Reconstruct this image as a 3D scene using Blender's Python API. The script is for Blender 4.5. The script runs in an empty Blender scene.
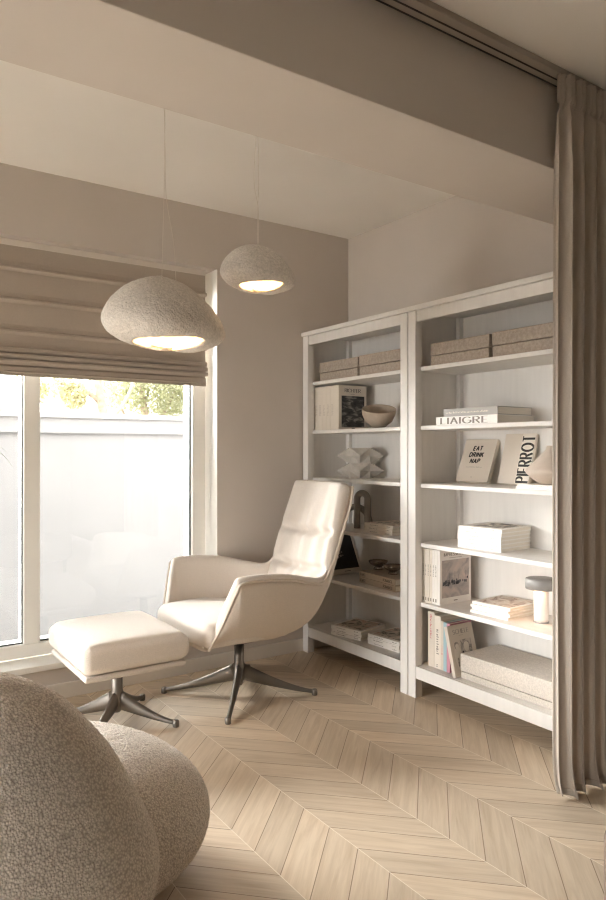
import bpy, math, random
from mathutils import Vector, Matrix
random.seed(7)
sc = bpy.context.scene
col = sc.collection
R = math.radians
V = Vector

# ------------------------------------------------------------------ materials
def new_mat(name):
    m = bpy.data.materials.new(name); m.use_nodes = True
    nt = m.node_tree
    return m, nt, nt.nodes['Principled BSDF']

def pmat(name, c, rough=.6, metal=0., var=0., vscale=6., bump=0., bscale=200., stretch=(1, 1, 1), sheen=0., emit=None, estr=0., trans=0., spec=None):
    m, nt, b = new_mat(name)
    b.inputs['Base Color'].default_value = (*c, 1)
    b.inputs['Roughness'].default_value = rough
    b.inputs['Metallic'].default_value = metal
    if spec is not None: b.inputs['Specular IOR Level'].default_value = spec
    if sheen: b.inputs['Sheen Weight'].default_value = sheen; b.inputs['Sheen Roughness'].default_value = .6
    if emit: b.inputs['Emission Color'].default_value = (*emit, 1); b.inputs['Emission Strength'].default_value = estr
    tc = nt.nodes.new('ShaderNodeTexCoord'); mp = nt.nodes.new('ShaderNodeMapping')
    mp.inputs['Scale'].default_value = stretch
    nt.links.new(tc.outputs['Object'], mp.inputs['Vector'])
    if var:
        n = nt.nodes.new('ShaderNodeTexNoise'); n.inputs['Scale'].default_value = vscale; n.inputs['Detail'].default_value = 4
        nt.links.new(mp.outputs[0], n.inputs['Vector'])
        r = nt.nodes.new('ShaderNodeMapRange'); r.inputs['From Min'].default_value = .3; r.inputs['From Max'].default_value = .7
        r.inputs['To Min'].default_value = 1 - var; r.inputs['To Max'].default_value = 1 + var
        nt.links.new(n.outputs['Fac'], r.inputs['Value'])
        mx = nt.nodes.new('ShaderNodeVectorMath'); mx.operation = 'SCALE'; mx.inputs[0].default_value = c
        nt.links.new(r.outputs[0], mx.inputs['Scale']); nt.links.new(mx.outputs[0], b.inputs['Base Color'])
    if bump:
        n2 = nt.nodes.new('ShaderNodeTexNoise'); n2.inputs['Scale'].default_value = bscale; n2.inputs['Detail'].default_value = 3
        nt.links.new(mp.outputs[0], n2.inputs['Vector'])
        bp = nt.nodes.new('ShaderNodeBump'); bp.inputs['Strength'].default_value = bump; bp.inputs['Distance'].default_value = .004
        nt.links.new(n2.outputs['Fac'], bp.inputs['Height']); nt.links.new(bp.outputs[0], b.inputs['Normal'])
    return m

def floor_mat():
    m, nt, b = new_mat('oak_chevron')
    N = nt.nodes.new; L = nt.links.new
    def math_(op, a, bb=None, c=None):
        n = N('ShaderNodeMath'); n.operation = op
        for i, v in enumerate((a, bb, c)):
            if v is None: continue
            if isinstance(v, (int, float)): n.inputs[i].default_value = v
            else: L(v, n.inputs[i])
        return n.outputs[0]
    g = N('ShaderNodeNewGeometry'); sx = N('ShaderNodeSeparateXYZ'); L(g.outputs['Position'], sx.inputs[0])
    x, y = sx.outputs[0], sx.outputs[1]
    P, W = .2755, .1487
    s = math_('DIVIDE', math_('SUBTRACT', x, 1.65), P)
    tri = math_('MULTIPLY', math_('PINGPONG', s, 1.0), P)
    v = math_('DIVIDE', math_('SUBTRACT', math_('SUBTRACT', y, tri), 2.31), W)
    strip = math_('FLOOR', s); plank = math_('FLOOR', v)
    fs = math_('FRACT', s); fv = math_('FRACT', v)
    ds = math_('MULTIPLY', math_('MINIMUM', fs, math_('SUBTRACT', 1., fs)), P)
    dv = math_('MULTIPLY', math_('MINIMUM', fv, math_('SUBTRACT', 1., fv)), W * .707)
    seam_s = math_('LESS_THAN', ds, .0014); seam_v = math_('LESS_THAN', dv, .0014)
    cmb = N('ShaderNodeCombineXYZ'); L(strip, cmb.inputs[0]); L(plank, cmb.inputs[1])
    wn = N('ShaderNodeTexWhiteNoise'); L(cmb.outputs[0], wn.inputs['Vector'])
    # grain along the plank: direction alternates with the strip
    par = math_('SUBTRACT', math_('MULTIPLY', math_('PINGPONG', strip, 1.0), -2.), -1.)   # +1 on even strips, -1 on odd
    gx = math_('ADD', math_('MULTIPLY', x, .707), math_('MULTIPLY', math_('MULTIPLY', y, .707), par))
    gy = math_('SUBTRACT', math_('MULTIPLY', math_('MULTIPLY', x, .707), par), math_('MULTIPLY', y, .707))
    off = math_('MULTIPLY', wn.outputs['Value'], 37.)
    gc = N('ShaderNodeCombineXYZ'); L(math_('ADD', math_('MULTIPLY', gx, 2.2), off), gc.inputs[0]); L(math_('MULTIPLY', gy, 26.), gc.inputs[1]); L(off, gc.inputs[2])
    n1 = N('ShaderNodeTexNoise'); n1.inputs['Scale'].default_value = 1.6; n1.inputs['Detail'].default_value = 6; n1.inputs['Roughness'].default_value = .6; n1.inputs['Distortion'].default_value = .6
    L(gc.outputs[0], n1.inputs['Vector'])
    gc2 = N('ShaderNodeCombineXYZ'); L(math_('ADD', math_('MULTIPLY', gx, 5), off), gc2.inputs[0]); L(math_('MULTIPLY', gy, 160.), gc2.inputs[1])
    n2 = N('ShaderNodeTexNoise'); n2.inputs['Scale'].default_value = 1.; n2.inputs['Detail'].default_value = 3; L(gc2.outputs[0], n2.inputs['Vector'])
    rp = N('ShaderNodeValToRGB'); L(n1.outputs['Fac'], rp.inputs[0])
    e = rp.color_ramp.elements
    e[0].position = .25; e[0].color = FLOOR_D; e[1].position = .62; e[1].color = FLOOR_L
    k = math_('ADD', .86, math_('MULTIPLY', wn.outputs['Value'], .2))
    k = math_('ADD', k, math_('MULTIPLY', math_('SUBTRACT', n2.outputs['Fac'], .5), .16))
    sc1 = N('ShaderNodeVectorMath'); sc1.operation = 'SCALE'; L(rp.outputs[0], sc1.inputs[0]); L(k, sc1.inputs['Scale'])
    m1 = N('ShaderNodeMix'); m1.data_type = 'RGBA'; L(math_('MULTIPLY', seam_v, .75), m1.inputs[0]); L(sc1.outputs[0], m1.inputs[6]); m1.inputs[7].default_value = (.16, .095, .05, 1)
    m2 = N('ShaderNodeMix'); m2.data_type = 'RGBA'; L(math_('MULTIPLY', seam_s, .8), m2.inputs[0]); L(m1.outputs[2], m2.inputs[6]); m2.inputs[7].default_value = (.86, .78, .66, 1)
    L(m2.outputs[2], b.inputs['Base Color'])
    b.inputs['Roughness'].default_value = .42
    rr = math_('ADD', .36, math_('MULTIPLY', n1.outputs['Fac'], .2)); L(rr, b.inputs['Roughness'])
    bp = N('ShaderNodeBump'); bp.inputs['Strength'].default_value = .25; bp.inputs['Distance'].default_value = .002
    hgt = math_('SUBTRACT', math_('MULTIPLY', n2.outputs['Fac'], .25), math_('ADD', seam_v, seam_s)); L(hgt, bp.inputs['Height'])
    L(bp.outputs[0], b.inputs['Normal'])
    return m
FLOOR_D = (.54, .42, .295, 1); FLOOR_L = (.685, .57, .435, 1)

def glass_mat():
    m = bpy.data.materials.new('window_glass'); m.use_nodes = True; nt = m.node_tree; nt.nodes.clear()
    o = nt.nodes.new('ShaderNodeOutputMaterial'); mx = nt.nodes.new('ShaderNodeMixShader'); t = nt.nodes.new('ShaderNodeBsdfTransparent')
    g = nt.nodes.new('ShaderNodeBsdfGlossy'); f = nt.nodes.new('ShaderNodeFresnel'); f.inputs[0].default_value = 1.45
    t.inputs[0].default_value = (.97, .98, .97, 1); g.inputs['Roughness'].default_value = 0.0
    nt.links.new(f.outputs[0], mx.inputs[0]); nt.links.new(t.outputs[0], mx.inputs[1]); nt.links.new(g.outputs[0], mx.inputs[2]); nt.links.new(mx.outputs[0], o.inputs[0])
    return m

def cloth_translucent(name, c, k=.15, vscale=300):
    m = pmat(name, c, rough=.9, var=.08, vscale=vscale, bump=.25, bscale=700, sheen=.15)
    nt = m.node_tree; b = nt.nodes['Principled BSDF']; out = nt.nodes['Material Output']
    tr = nt.nodes.new('ShaderNodeBsdfTranslucent'); tr.inputs[0].default_value = (*c, 1)
    mx = nt.nodes.new('ShaderNodeMixShader'); mx.inputs[0].default_value = k
    nt.links.new(b.outputs[0], mx.inputs[1]); nt.links.new(tr.outputs[0], mx.inputs[2]); nt.links.new(mx.outputs[0], out.inputs[0])
    return m

def boucle_mat():
    m, nt, b = new_mat('boucle')
    N = nt.nodes.new; L = nt.links.new
    tc = N('ShaderNodeTexCoord')
    vo = N('ShaderNodeTexVoronoi'); vo.inputs['Scale'].default_value = 185; L(tc.outputs['Object'], vo.inputs['Vector'])
    no = N('ShaderNodeTexNoise'); no.inputs['Scale'].default_value = 90; L(tc.outputs['Object'], no.inputs['Vector'])
    rp = N('ShaderNodeValToRGB'); L(vo.outputs['Distance'], rp.inputs[0])
    e = rp.color_ramp.elements; e[0].position = .08; e[0].color = (.88, .81, .73, 1); e[1].position = .78; e[1].color = (.50, .44, .38, 1)
    L(rp.outputs[0], b.inputs['Base Color']); b.inputs['Roughness'].default_value = .95; b.inputs['Sheen Weight'].default_value = .2
    ad = N('ShaderNodeMath'); ad.operation = 'SUBTRACT'; L(no.outputs['Fac'], ad.inputs[0]); L(vo.outputs['Distance'], ad.inputs[1])
    bp = N('ShaderNodeBump'); bp.inputs['Strength'].default_value = .8; bp.inputs['Distance'].default_value = .004
    L(ad.outputs[0], bp.inputs['Height']); L(bp.outputs[0], b.inputs['Normal'])
    return m

def art_mat(name, stops, scale=9., detail=6, dist=1.2, stretch=(1, 1, 1), rough=.5):
    m, nt, b = new_mat(name)
    N = nt.nodes.new; L = nt.links.new
    tc = N('ShaderNodeTexCoord'); mp = N('ShaderNodeMapping'); mp.inputs['Scale'].default_value = stretch; L(tc.outputs['Object'], mp.inputs[0])
    n = N('ShaderNodeTexNoise'); n.inputs['Scale'].default_value = scale; n.inputs['Detail'].default_value = detail; n.inputs['Distortion'].default_value = dist
    L(mp.outputs[0], n.inputs['Vector'])
    rp = N('ShaderNodeValToRGB'); L(n.outputs['Fac'], rp.inputs[0])
    el = rp.color_ramp.elements
    while len(el) < len(stops): el.new(.5)
    for i, (p, c) in enumerate(stops): el[i].position = p; el[i].color = (*c, 1)
    L(rp.outputs[0], b.inputs['Base Color']); b.inputs['Roughness'].default_value = rough
    return m

M = {}
M['wall'] = pmat('wall_paint', (.62, .565, .515), .85, var=.02, vscale=3, bump=.05, bscale=300)
M['wall_dark'] = pmat('wall_bounce_cut_brown', (.09, .075, .062), .85, var=.02, vscale=3)  # unseen front walls darkened to cut bounced light
M['ceiling'] = pmat('ceiling_paint', (.84, .81, .77), .9, var=.015, vscale=3)
M['beam'] = pmat('beam_paint', (.66, .605, .555), .88, var=.015, vscale=3)
M['floor'] = floor_mat()
M['trim'] = pmat('trim_paint', (.76, .71, .645), .5)
M['frame'] = pmat('window_frame_white', (.84, .82, .77), .35)
M['gasket'] = pmat('gasket_rubber', (.04, .045, .045), .6)
M['glass'] = glass_mat()
M['blind'] = cloth_translucent('blind_linen', (.50, .43, .36), .12)
M['shelf'] = pmat('white_stained_wood', (.74, .715, .685), .5, var=.03, vscale=7, bump=.06, bscale=30, stretch=(5, 5, .5))
M['chair'] = pmat('chair_linen', (.72, .655, .59), .9, var=.10, vscale=260, bump=.35, bscale=600, sheen=.2)
M['shellcloth'] = pmat('shell_linen', (.64, .56, .475), .9, var=.10, vscale=260, bump=.35, bscale=600, sheen=.15)
M['metal'] = pmat('bronze_metal', (.25, .225, .20), .48, 1.0, bump=.03, bscale=500)
M['dark'] = pmat('black_plastic', (.02, .02, .02), .5)
M['boucle'] = boucle_mat()
M['curtain'] = cloth_translucent('curtain_cloth', (.56, .49, .42), .25)
M['rail'] = pmat('rail_metal', (.42, .37, .32), .45)
M['raildark'] = pmat('rail_slot', (.03, .027, .025), .8)
M['pend'] = pmat('paper_mache', (.73, .685, .63), .95, var=.13, vscale=110, bump=.9, bscale=150)
M['pendin'] = pmat('paper_mache_inside', (.80, .72, .60), .9, bump=.4, bscale=60)
M['wire'] = pmat('wire_grey', (.72, .67, .6), .5)
M['bulb'] = pmat('bulb_glow', (1, .9, .7), .5, emit=(1, .66, .34), estr=2.5)
M['boxcloth'] = pmat('box_linen_taupe', (.40, .34, .285), .95, var=.16, vscale=90, bump=.5, bscale=350)
M['boxpale'] = pmat('box_linen_pale', (.60, .545, .485), .95, var=.14, vscale=140, bump=.5, bscale=420)
M['paper'] = pmat('paper_pages', (.80, .75, .67), .9, var=.06, vscale=14, stretch=(1, 1, 40))
M['cream'] = pmat('book_cream', (.72, .66, .58), .6)
M['white'] = pmat('book_white', (.86, .83, .79), .5)
M['grey'] = pmat('book_grey', (.40, .385, .365), .55)
M['beige'] = pmat('book_beige', (.56, .48, .385), .6)
M['ecru'] = pmat('book_ecru', (.63, .56, .48), .6)
M['blue'] = pmat('book_blue', (.33, .47, .52), .6)
M['pink'] = pmat('book_pink', (.55, .25, .31), .6)
M['ink'] = pmat('ink_black', (.025, .022, .02), .6)
M['inkgrey'] = pmat('ink_grey', (.27, .24, .21), .6)
M['inkpale'] = pmat('ink_pale', (.56, .50, .44), .6)
M['inkred'] = pmat('ink_red', (.55, .2, .19), .6)
M['artdark'] = art_mat('art_dark', [(.3, (.012, .012, .014)), (.52, (.06, .058, .055)), (.66, (.30, .28, .25))], 18, 8, .5, (1, 3, 1))
M['artsea'] = art_mat('art_sea', [(.3, (.27, .26, .27)), (.5, (.52, .46, .43)), (.7, (.68, .56, .50))], 12, 7, 1.)
M['artship'] = art_mat('art_ship', [(.35, (.05, .05, .06)), (.6, (.17, .17, .18)), (.75, (.4, .37, .36))], 60, 7, 1.)
M['artphoto'] = art_mat('art_photo', [(.3, (.05, .05, .05)), (.47, (.25, .23, .2)), (.55, (.62, .55, .48)), (.7, (.80, .74, .66))], 16, 5, 1.4)
M['artcol'] = art_mat('art_colour', [(.32, (.08, .09, .08)), (.43, (.35, .33, .28)), (.5, (.68, .62, .55)), (.62, (.62, .40, .34)), (.75, (.78, .74, .68))], 9, 4, 2.4)
M['artfig'] = art_mat('art_figure', [(.3, (.07, .065, .06)), (.45, (.3, .27, .24)), (.6, (.58, .51, .44))], 30, 5, 1.)
M['artbrown'] = art_mat('art_brown', [(.36, (.75, .70, .64)), (.5, (.62, .52, .44)), (.58, (.30, .2, .15)), (.7, (.72, .66, .6))], 12, 5, 2.)
M['clay'] = pmat('clay_taupe', (.45, .375, .30), .8, var=.1, vscale=20, bump=.2, bscale=120)
M['concrete'] = pmat('concrete_pale', (.52, .485, .44), .85, var=.12, vscale=30, bump=.25, bscale=150)
M['arch'] = pmat('ceramic_grey', (.35, .325, .29), .55, var=.1, vscale=20, bump=.1, bscale=100)
M['bowlmetal'] = pmat('bowl_metal', (.33, .27, .23), .15, 1.0)
M['vase'] = pmat('vase_clay', (.56, .475, .40), .65, var=.06, vscale=20)
M['lampgrey'] = pmat('lamp_grey', (.29, .28, .27), .45)
M['opal'] = pmat('lamp_opal', (.68, .62, .57), .4, emit=(1, .80, .66), estr=.05)
M["garden"] = pmat("garden_render", (.205, .206, .21), .9, var=.03, vscale=3)
M['coping'] = pmat('coping_stone', (.25, .25, .25), .8)
M['ground'] = pmat('paving_stone', (.24, .23, .215), .9, var=.1, vscale=4)
M['bounce_slab'] = pmat('bounce_slab_pale', (.62, .58, .53), .9, var=.05, vscale=3)  # pale so the added slab reflects daylight indoors
M['bark'] = pmat('bark', (.30, .23, .17), .9, var=.3, vscale=20, bump=.6, bscale=40)
M['leaf'] = cloth_translucent('leaf_olive', (.26, .265, .14), .4, vscale=5)
M['leaf2'] = cloth_translucent('leaf_yellow_green', (.42, .39, .22), .4, vscale=5)
M['palm'] = cloth_translucent('palm_leaf', (.13, .17, .06), .3, vscale=9)
M['potclay'] = pmat('pot_clay', (.5, .44, .38), .8, var=.1, vscale=12)
M['soil'] = pmat('soil', (.06, .045, .03), .95, bump=.8, bscale=60)
M['bench'] = pmat('bench_weave', (.15, .115, .09), .9, var=.25, vscale=160, bump=.6, bscale=300)

# ------------------------------------------------------------------ mesh builder
class MB:
    def __init__(s): s.v = []; s.f = []; s.m = []; s.sm = []
    def add(s, vs, fs, mi=0, smooth=False):
        o = len(s.v); s.v += [tuple(p) for p in vs]
        for f in fs: s.f.append(tuple(i + o for i in f)); s.m.append(mi); s.sm.append(smooth)
        return s
    def box(s, x0, x1, y0, y1, z0, z1, mi=0):
        vs = [(x, y, z) for z in (z0, z1) for y in (y0, y1) for x in (x0, x1)]
        return s.add(vs, [(0, 2, 3, 1), (4, 5, 7, 6), (0, 1, 5, 4), (2, 6, 7, 3), (0, 4, 6, 2), (1, 3, 7, 5)], mi)
    def quad(s, a, b, c, d, mi=0): return s.add([a, b, c, d], [(0, 1, 2, 3)], mi)
    def grid(s, rows, mi=0, closed_v=False, smooth=True):
        nu, nv = len(rows), len(rows[0]); vs = [p for r in rows for p in r]; fs = []
        for i in range(nu - 1):
            for j in range(nv if closed_v else nv - 1):
                j2 = (j + 1) % nv
                fs.append((i * nv + j, i * nv + j2, (i + 1) * nv + j2, (i + 1) * nv + j))
        return s.add(vs, fs, mi, smooth)
    def lathe(s, prof, n=32, cx=0, cy=0, cz=0, mi=0, smooth=True, sx=1, sy=1):
        rows = [[(cx + sx * r * math.cos(2 * math.pi * k / n), cy + sy * r * math.sin(2 * math.pi * k / n), cz + z) for k in range(n)] for r, z in prof]
        s.grid(rows, mi, True, smooth)
        for idx, rev in ((0, True), (-1, False)):
            if prof[idx][0] > 1e-6:
                fs = tuple(range(n)); s.add(rows[idx], [fs[::-1] if rev else fs], mi, False)
        return s
    def tube(s, pts, r, n=8, mi=0, ry=None, caps=True):
        pts = [V(p) for p in pts]; rows = []; up = V((0, 0, 1)); prev = None
        for i, p in enumerate(pts):
            t = (pts[min(i + 1, len(pts) - 1)] - pts[max(i - 1, 0)]).normalized()
            if prev is None:
                a = t.cross(up)
                if a.length < 1e-3: a = t.cross(V((1, 0, 0)))
            else: a = prev - t * prev.dot(t)
            a.normalize(); prev = a; b = a.cross(t)
            rr = r[i] if isinstance(r, (list, tuple)) else r
            r2 = rr if ry is None else (ry[i] if isinstance(ry, (list, tuple)) else ry)
            rows.append([p + a * rr * math.cos(2 * math.pi * k / n) + b * r2 * math.sin(2 * math.pi * k / n) for k in range(n)])
        s.grid(rows, mi, True, True)
        if caps:
            s.add(rows[0], [tuple(range(n))], mi); s.add(rows[-1], [tuple(range(n))[::-1]], mi)
        return s
    def build(s, name, mats, parent=None, bevel=0, seg=2, subsurf=0, solid=None, off=-1, loc=None):
        me = bpy.data.meshes.new(name); me.from_pydata(s.v, [], s.f)
        for mm in (mats if isinstance(mats, (list, tuple)) else [mats]): me.materials.append(M[mm])
        me.polygons.foreach_set('material_index', s.m); me.polygons.foreach_set('use_smooth', s.sm)
        me.update()
        import bmesh
        bm = bmesh.new(); bm.from_mesh(me); bmesh.ops.remove_doubles(bm, verts=bm.verts, dist=1e-6) if not bevel else None
        bmesh.ops.recalc_face_normals(bm, faces=bm.faces); bm.to_mesh(me); bm.free()
        o = bpy.data.objects.new(name, me); col.objects.link(o)
        if parent: o.parent = parent
        if loc: o.location = loc
        if solid: md = o.modifiers.new('solid', 'SOLIDIFY'); md.thickness = solid; md.offset = off
        if bevel:
            md = o.modifiers.new('bevel', 'BEVEL'); md.width = bevel; md.segments = seg; md.limit_method = 'ANGLE'; md.angle_limit = R(40)
        if subsurf: md = o.modifiers.new('sub', 'SUBSURF'); md.levels = subsurf; md.render_levels = subsurf
        return o

def tag(o, label, cat, group=None):
    o['label'] = label; o['category'] = cat
    if group: o['group'] = group
    return o
def thing(name, label, cat, loc=(0, 0, 0), rot=(0, 0, 0), group=None):
    o = bpy.data.objects.new(name, None); col.objects.link(o); o.location = loc; o.rotation_euler = rot; o.empty_display_size = .05
    return tag(o, label, cat, group)
def struct(o): o['kind'] = 'structure'; return o
def copy_tree(o, parent=None):
    c = o.copy(); col.objects.link(c)
    if parent: c.parent = parent
    for ch in list(o.children): copy_tree(ch, c)
    return c
def orient(o, origin, xd, yd):
    xd = V(xd).normalized(); yd = V(yd); yd = (yd - xd * yd.dot(xd)).normalized(); zd = xd.cross(yd)
    m = Matrix((xd, yd, zd)).transposed()
    o.rotation_euler = m.to_euler(); o.location = origin

def catmull(pts, n):
    pts = [V(p) for p in pts]; out = []
    for i in range(len(pts) - 1):
        p0, p1, p2, p3 = pts[max(i - 1, 0)], pts[i], pts[i + 1], pts[min(i + 2, len(pts) - 1)]
        for k in range(n):
            t = k / n
            out.append(.5 * ((2 * p1) + (p2 - p0) * t + (2 * p0 - 5 * p1 + 4 * p2 - p3) * t * t + (3 * p1 - p0 - 3 * p2 + p3) * t ** 3))
    out.append(pts[-1]); return out

def rounded_block(h, r, n, fn=None):
    """closed rounded box with half sizes h, edge radius r, n=(nx,ny,nz) divisions; fn deforms each point"""
    mb = MB(); idx = {}; vs = []; fs = []
    def vid(u):
        k = tuple(round(c, 5) for c in u)
        if k not in idx:
            p = V([u[i] * h[i] for i in range(3)]); q = V([max(-h[i] + r, min(h[i] - r, p[i])) for i in range(3)]); d = p - q
            if d.length > 1e-9:
                # map cube shell to sphere shell
                p = q + d.normalized() * r
            idx[k] = len(vs); vs.append(fn(V(u), p) if fn else p)
        return idx[k]
    def coords(nn, hh):
        # more divisions near the edges
        a = max(.02, r / hh); c = []
        e = 4
        for i in range(e): c.append(-1 + a * (1 - math.cos(i / e * math.pi / 2)) if False else -1 + a * i / e)
        for i in range(nn + 1): c.append(-1 + a + (2 - 2 * a) * i / nn)
        for i in range(1, e + 1): c.append(1 - a + a * i / e)
        return c
    cs = [coords(n[i], h[i]) for i in range(3)]
    for ax in range(3):
        u, w = (ax + 1) % 3, (ax + 2) % 3
        for sgn in (-1, 1):
            for i in range(len(cs[u]) - 1):
                for j in range(len(cs[w]) - 1):
                    q = []
                    for di, dj in ((0, 0), (1, 0), (1, 1), (0, 1)):
                        p = [0, 0, 0]; p[ax] = sgn; p[u] = cs[u][i + di]; p[w] = cs[w][j + dj]; q.append(vid(p))
                    fs.append(tuple(q) if sgn > 0 else tuple(q[::-1]))
    return mb.add(vs, fs, 0, True)

# ------------------------------------------------------------------ lettering: strokes turned into polygons
def _arc(cx, cy, rx, ry, a0, a1, n=8): return [(cx + rx * math.cos(R(a0 + (a1 - a0) * i / n)), cy + ry * math.sin(R(a0 + (a1 - a0) * i / n))) for i in range(n + 1)]
_bowl = [(0, 1)] + _arc(.3, .75, .25, .25, 90, -90) + [(0, .5)]
GL = {'P': (.55, [[(0, 0), (0, 1)], _bowl]), 'I': (.0, [[(0, 0), (0, 1)]]),
 'E': (.48, [[(0, 0), (0, 1)], [(0, 1), (.48, 1)], [(0, .5), (.4, .5)], [(0, 0), (.48, 0)]]),
 'R': (.58, [[(0, 0), (0, 1)], _bowl, [(.25, .5), (.58, 0)]]), 'O': (.86, [_arc(.43, .5, .43, .5, 0, 360, 20)]),
 'T': (.6, [[(0, 1), (.6, 1)], [(.3, 0), (.3, 1)]]), 'L': (.45, [[(0, 0), (0, 1)], [(0, 0), (.45, 0)]]),
 'A': (.66, [[(0, 0), (.33, 1)], [(.33, 1), (.66, 0)], [(.12, .35), (.54, .35)]]),
 'G': (.76, [_arc(.43, .5, .43, .5, 45, 325, 16), [(.78, .2), (.78, .48)], [(.5, .48), (.78, .48)]]),
 'C': (.74, [_arc(.43, .5, .43, .5, 45, 315, 16)]), 'H': (.62, [[(0, 0), (0, 1)], [(.62, 0), (.62, 1)], [(0, .5), (.62, .5)]]),
 'S': (.48, [_arc(.24, .75, .23, .25, 30, 270, 10) + _arc(.24, .25, .24, .25, 90, -150, 10)]),
 'M': (.8, [[(0, 0), (0, 1)], [(0, 1), (.4, 0)], [(.4, 0), (.8, 1)], [(.8, 1), (.8, 0)]]),
 'N': (.66, [[(0, 0), (0, 1)], [(0, 1), (.66, 0)], [(.66, 0), (.66, 1)]]),
 'D': (.66, [[(0, 0), (0, 1)], [(0, 1)] + _arc(.23, .5, .43, .5, 90, -90, 12) + [(0, 0)]]),
 'K': (.6, [[(0, 0), (0, 1)], [(.55, 1), (.02, .45)], [(.18, .58), (.6, 0)]])}
def text(mb, s, org, du, dv, h, mi, thick=.16, thin=.05, gap=.22, shear=0., width=None, align=0):
    """write s with origin org, along unit du, up unit dv, letter height h; align 0 left, .5 centre"""
    org, du, dv = V(org), V(du), V(dv)
    tot = sum((GL[c][0] if c != ' ' else .4) + gap for c in s) - gap
    kx = 1. if width is None else width / (tot * h)
    x = -tot * align
    for c in s:
        if c == ' ': x += .4 + gap; continue
        w, strokes = GL[c]
        for st in strokes:
            for (ax, ay), (bx, by) in zip(st[:-1], st[1:]):
                d = V((bx - ax, by - ay)); ln = d.length
                if ln < 1e-6: continue
                d /= ln; tw = (thin + (thick - thin) * abs(d.y)) / 2; nx, ny = -d.y * tw, d.x * tw
                ex, ey = d.x * min(tw, .03), d.y * min(tw, .03)
                q = [(ax - ex + nx, ay - ey + ny), (ax - ex - nx, ay - ey - ny), (bx + ex - nx, by + ey - ny), (bx + ex + nx, by + ey + ny)]
                mb.quad(*[org + du * ((x + px + shear * py) * h * kx) + dv * (py * h) for px, py in q], mi)
        x += w + gap
def rule(mb, org, du, dv, w, h, mi):
    org, du, dv = V(org), V(du), V(dv); mb.quad(org, org + du * w, org + du * w + dv * h, org + dv * h, mi)
def scribble(mb, org, du, dv, w, h, mi, n=8, seed=1):
    """illegible small type: short strokes"""
    rg = random.Random(seed)
    for i in range(n):
        a = i / n * w; rule(mb, V(org) + V(du) * a + V(dv) * rg.uniform(0, .12) * h, du, dv, w / n * rg.uniform(.35, .8), h * rg.uniform(.5, 1.), mi)

# ------------------------------------------------------------------ room shell
H = 2.63; WX = 2.815; WY = 3.566; XL = -2.3; YB = -2.3
WIN = (-1.3, 1.856, .188, 2.291)
struct(MB().box(XL - .2, WX + .2, YB - .2, WY + .0, -.12, 0).build('floor', 'floor'))
struct(MB().box(XL - .2, WX + .2, YB - .2, WY + .36, H, H + .2).build('ceiling', 'ceiling'))
mb = MB()
mb.box(XL - .2, WIN[0], WY, WY + .36, -.12, H); mb.box(WIN[1], WX + .2, WY, WY + .36, -.12, H)
mb.box(WIN[0], WIN[1], WY, WY + .36, WIN[3], H); mb.box(WIN[0], WIN[1], WY, WY + .36, -.12, WIN[2] - .03)
struct(mb.build('wall_north', 'wall'))
struct(MB().box(WX, WX + .2, 1.5, WY, -.12, H).box(WX, WX + .2, YB - .2, 1.5, -.12, H, 1).build('wall_east', ['wall', 'wall_dark']))
WW = (2.05, 3.45, .06, 1.72)   # unseen west window by the alcove, added for side light: y0, y1, z0, z1
WF = (-.3, .5, .06, 1.30)    # unseen west window, added to light the front part of the room
wb = MB()
wb.box(XL - .2, XL, YB - .2, WF[0], -.12, H, 1).box(XL - .2, XL, WF[1], 1.6, -.12, H, 1).box(XL - .2, XL, WF[0], WF[1], WF[3], H, 1).box(XL - .2, XL, WF[0], WF[1], -.12, WF[2], 1)
wb.box(XL - .2, XL, 1.6, WW[0], -.12, H).box(XL - .2, XL, WW[1], WY, -.12, H).box(XL - .2, XL, WW[0], WW[1], WW[3], H).box(XL - .2, XL, WW[0], WW[1], -.12, WW[2])
struct(wb.build('wall_west', ['wall', 'wall_dark']))
for wi, w_ in ((2, WW), (3, WF)):  # both west openings are assumed, to let in more daylight
    w2 = bpy.data.objects.new('window_%d' % wi, None); col.objects.link(w2); struct(w2); w2.location = (XL - .12, 0, 0)
    fm = MB()
    for a_, b_ in ((w_[0], w_[0] + .07), ((w_[0] + w_[1]) / 2 - .04, (w_[0] + w_[1]) / 2 + .04), (w_[1] - .07, w_[1])): fm.box(-.04, .04, a_, b_, w_[2], w_[3])
    fm.box(-.04, .04, w_[0], w_[1], w_[2], w_[2] + .07); fm.box(-.04, .04, w_[0], w_[1], w_[3] - .07, w_[3])
    struct(fm.build('window_frame', 'frame', w2))
    struct(MB().box(-.003, .003, w_[0] + .01, w_[1] - .01, w_[2] + .01, w_[3] - .01).build('pane', 'glass', w2))
struct(MB().box(XL, WX, YB - .2, YB, -.12, H).build('wall_south', 'wall_dark'))
struct(MB().box(XL, WX, 1.606, 2.005, 2.302, H).build('ceiling_beam', 'beam', bevel=.003))
struct(MB().box(XL, WX, WY - .014, WY, 0, .078).build('baseboard_north', 'trim', bevel=.004))
struct(MB().box(WX - .014, WX, YB, WY - .014, 0, .078).build('baseboard_east', 'trim', bevel=.004))

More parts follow.
